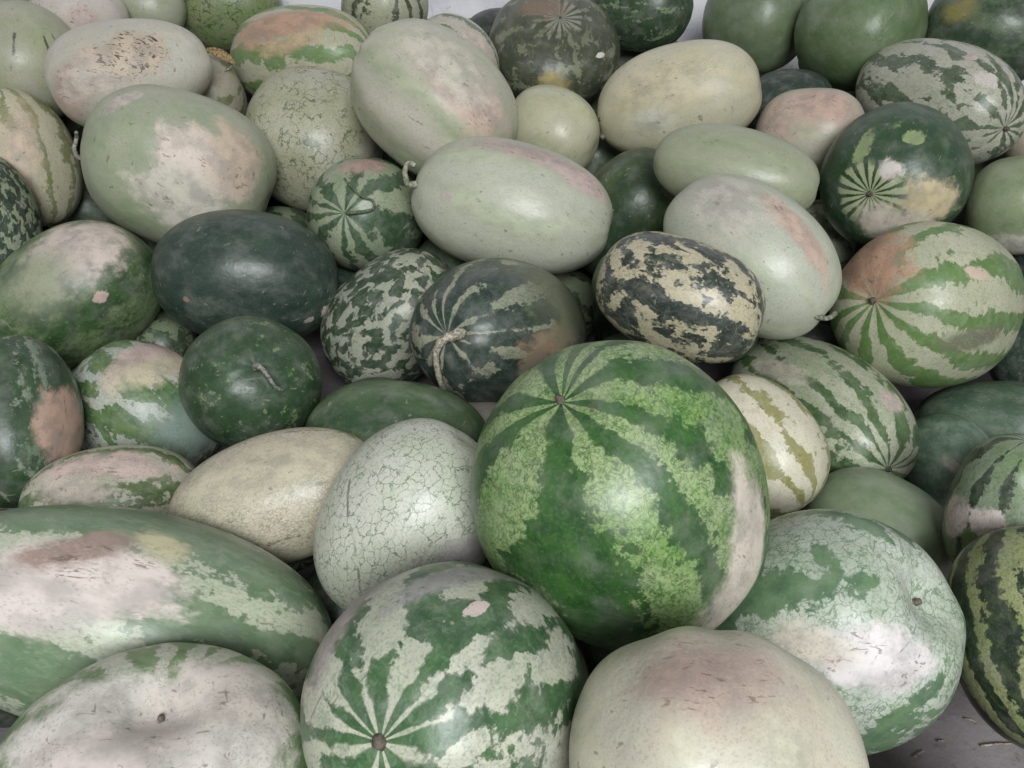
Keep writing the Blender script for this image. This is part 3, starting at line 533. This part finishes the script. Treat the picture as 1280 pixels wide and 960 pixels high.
# ------------------------------------------------------------------ watermelons
GROUP = 'watermelons heaped against the wall'
def axes(ax):
    z = Vector(ax); x = z.orthogonal().normalized(); return x, z.cross(x), z
MEL = {}
for k in T:
    i = k['id']; C, ax, R, L = place(k, DEPTH[i])
    x, y, z = axes(ax); rot = Matrix((x, y, z)).transposed(); inv = rot.transposed(); Cv = Vector(C)
    a0 = random.Random(i*7+1).uniform(0, 6.28)+k.get('spin', 0); rot = rot @ Matrix.Rotation(a0, 3, 'Z'); inv = rot.transposed()
    def scaled(v): return Vector((v[0]/R, v[1]/R, v[2]/L))
    def hit(px, py):
        o = scaled(inv @ (Vector(CAM)-Cv)); d = scaled(inv @ Vector(ray(px, py)))
        A = d.dot(d); B = o.dot(d); Cc = o.dot(o)-1; disc = B*B-A*Cc
        if disc > 0: return tuple(o+d*((-B-math.sqrt(disc))/A))
        return tuple((o+d*(-B/A)).normalized())
    def surf(px, py, lift):
        o = scaled(inv @ (Vector(CAM)-Cv)); d = scaled(inv @ Vector(ray(px, py)))
        A = d.dot(d); B = o.dot(d); Cc = o.dot(o)-1; disc = B*B-A*Cc
        if disc > 0:
            p = o+d*((-B-math.sqrt(disc))/A); nn = Vector((p.x/R, p.y/R, p.z/L)).normalized()
            return Vector((p.x*R, p.y*R, p.z*L))+nn*lift
        p = o+d*(-B/A); return Vector((p.x*R, p.y*R, p.z*L))
    pole = k.get('pole'); end = 0 if not pole else (1 if pole[2] == 's' else -1)
    dim = k.get('dim', .025)
    V_, F_ = rind_mesh(R, L, i, egg=k.get('egg', 0), dim=dim, dimw=k.get('dimw', .2), rib=k.get('rib', .004), end=end, nr=k.get('n', 10))
    parts = k.get('stem') or pole
    rind = mesh_obj('rind' if parts else 'watermelon', V_, F_, skin(k, R, L, hit, i)); o = rind
    if parts:
        o = bpy.data.objects.new('watermelon', None); COL.objects.link(o); o.empty_display_size = .05; rind.parent = o
    o.matrix_world = Matrix.Translation(Cv) @ rot.to_4x4()
    o['label'] = k['label']; o['category'] = 'watermelon'; o['group'] = GROUP
    MEL[i] = (o, Cv, rot, R, L, surf)
    if k.get('stem'):
        st = k['stem']; Vt, Ft = tube([surf(*p) for p in st['p']], st['r']); mesh_obj('stem', Vt, Ft, stem_mat(st['col']), o)
    elif pole:
        e = end; r0 = {1: .004, 4: .0035, 5: .0032, 28: .004, 35: .004, 48: .0045}.get(i, .0055); rr = random.Random(i)
        zp = L*(1-dim)*e*(1.0); Vb = [(0, 0, zp+e*.0035)]; Nn = 14
        for rg_, (rad, hz) in enumerate(((.45, .003), (.8, .0022), (1.1, -.004))):
            for j in range(Nn):
                t = 2*math.pi*j/Nn; w_ = r0*rad*(1+rr.uniform(-.18, .18)); Vb.append((w_*math.cos(t), w_*math.sin(t), zp+e*hz))
        Fb = []
        for j in range(Nn):
            j2 = (j+1) % Nn; Fb.append((0, 1+j, 1+j2))
            for q in range(2): Fb.append((1+q*Nn+j, 1+(q+1)*Nn+j, 1+(q+1)*Nn+j2, 1+q*Nn+j2))
        if e < 0: Fb = [f[::-1] for f in Fb]
        mesh_obj('blossom_scar' if pole[2] == 'b' else 'stem_scar', Vb, Fb, stem_mat((112, 100, 82)), o)

# melons deep in the heap, seen only through the gaps
fk = [dict(id=900, kind='dark', pale=(70, 86, 62), dark=(44, 60, 44), n=8, w=.6, As=.3, Ab=.7, Aj=.4, soft=.3, simple=1, e=(0, 0, 1, 1, 0)),
      dict(id=901, kind='dark', pale=(96, 112, 80), dark=(66, 84, 58), n=8, w=.6, As=.3, Ab=.7, Aj=.4, soft=.3, simple=1, e=(0, 0, 1, 1, 0)),
      dict(id=902, kind='stripe', pale=(126, 142, 106), dark=(54, 74, 48), n=9, w=.5, As=1, Ab=.5, Aj=.3, simple=1, e=(0, 0, 1, 1, 0))]
proto = []
for a, kk in enumerate(fk):
    V_, F_ = rind_mesh(1, 1, 900+a, nu=48, nv=32, lump=.008); me = bpy.data.meshes.new('buried_rind')
    me.from_pydata(V_, [], F_); me.update(); me.polygons.foreach_set('use_smooth', [True]*len(me.polygons))
    me.materials.append(skin(kk, 1, 1, None, 900+a)); proto.append(me)
rb = random.Random(5)
for j, (x_, y_, z_, r_) in enumerate(FILL):
    o = bpy.data.objects.new('watermelon', proto[rb.choice((0, 0, 1, 1, 2))]); COL.objects.link(o)
    o.location = (x_, y_, z_); o.scale = (r_, r_, r_); o.rotation_euler = (rb.uniform(0, 6), rb.uniform(0, 6), rb.uniform(0, 6))
    o['label'] = 'shaded green watermelon buried deep in the heap, glimpsed between the others at most'; o['category'] = 'watermelon'; o['group'] = 'watermelons buried inside the heap'

# ------------------------------------------------------------------ small debris
def at(px, py, d): return Vector(CAM) + Vector(ray(px, py))*d
def on_floor(px, py, h=.0015):
    r = ray(px, py); return Vector(CAM) + Vector(r)*((HC-h)/-r[2])
def leaf(name, pts, half, col):
    """curled dry leaf blade with real thickness along a mid-rib"""
    V, Fs = [], []; n = len(pts)
    for s_ in (0, 1):
        for i, p in enumerate(pts):
            tg = (pts[min(i+1, n-1)]-pts[max(i-1, 0)]).normalized(); sd = tg.cross(Vector((0, -.6, .8))).normalized(); up = sd.cross(tg)
            w = half[i]
            for q in (-1, -.5, 0, .5, 1):
                V.append(p+sd*w*q+up*(.35*w*q*q+.12*w*math.sin(5*q+i))+up*(-.0007*s_))
    for s_ in (0, 1):
        o0 = s_*n*5
        for i in range(n-1):
            for q in range(4):
                f = (o0+i*5+q, o0+i*5+q+1, o0+(i+1)*5+q+1, o0+(i+1)*5+q); Fs.append(f if s_ == 0 else f[::-1])
    for i in range(n-1):
        for q in (0, 4): Fs.append((i*5+q, (i+1)*5+q, n*5+(i+1)*5+q, n*5+i*5+q))
    return mesh_obj(name, V, Fs, stem_mat(col))
lf = leaf('dry_leaf', [at(258, 62, 2.10), at(267, 66, 2.105), at(277, 70, 2.11), at(287, 75, 2.115), at(294, 80, 2.12)], [.004, .012, .015, .011, .003], (196, 160, 96))
lf['label'] = 'curled yellow dry leaf caught beside the orange-topped striped watermelon'; lf['category'] = 'leaf'
V_, F_ = tube([at(270, 96, 2.11), at(278, 90, 2.115), at(286, 86, 2.12), at(291, 80, 2.13)], [.002, .0018, .0016, .0012], 6, 3)
tw = mesh_obj('twig', V_, F_, stem_mat((196, 190, 170))); tw['label'] = 'thin pale twig below the curled yellow leaf'; tw['category'] = 'twig'
for j, (p0, p1, rad, lab) in enumerate((((1226, 932), (1272, 930), .0013, 'long pale straw stalk lying on the dusty floor'),
        ((1172, 926), (1186, 929), .0012, 'short pale straw bit on the floor beside the crackled mint watermelon'),
        ((1142, 946), (1156, 938), .0010, 'tiny slanted straw bit on the floor under the crackled mint watermelon'),
        ((1206, 898), (1222, 906), .0010, 'short straw bit on the floor beside the very dark feathery-banded watermelon'))):
    a_, b_ = on_floor(*p0), on_floor(*p1); m_ = (a_+b_)/2+Vector((.002, .001, .0008))
    V_, F_ = tube([a_, m_, b_], [rad, rad*.9, rad*.6], 6, 3)
    o = mesh_obj('straw', V_, F_, stem_mat((188, 172, 140))); o['label'] = lab; o['category'] = 'straw'; o['group'] = 'straw bits on the floor'
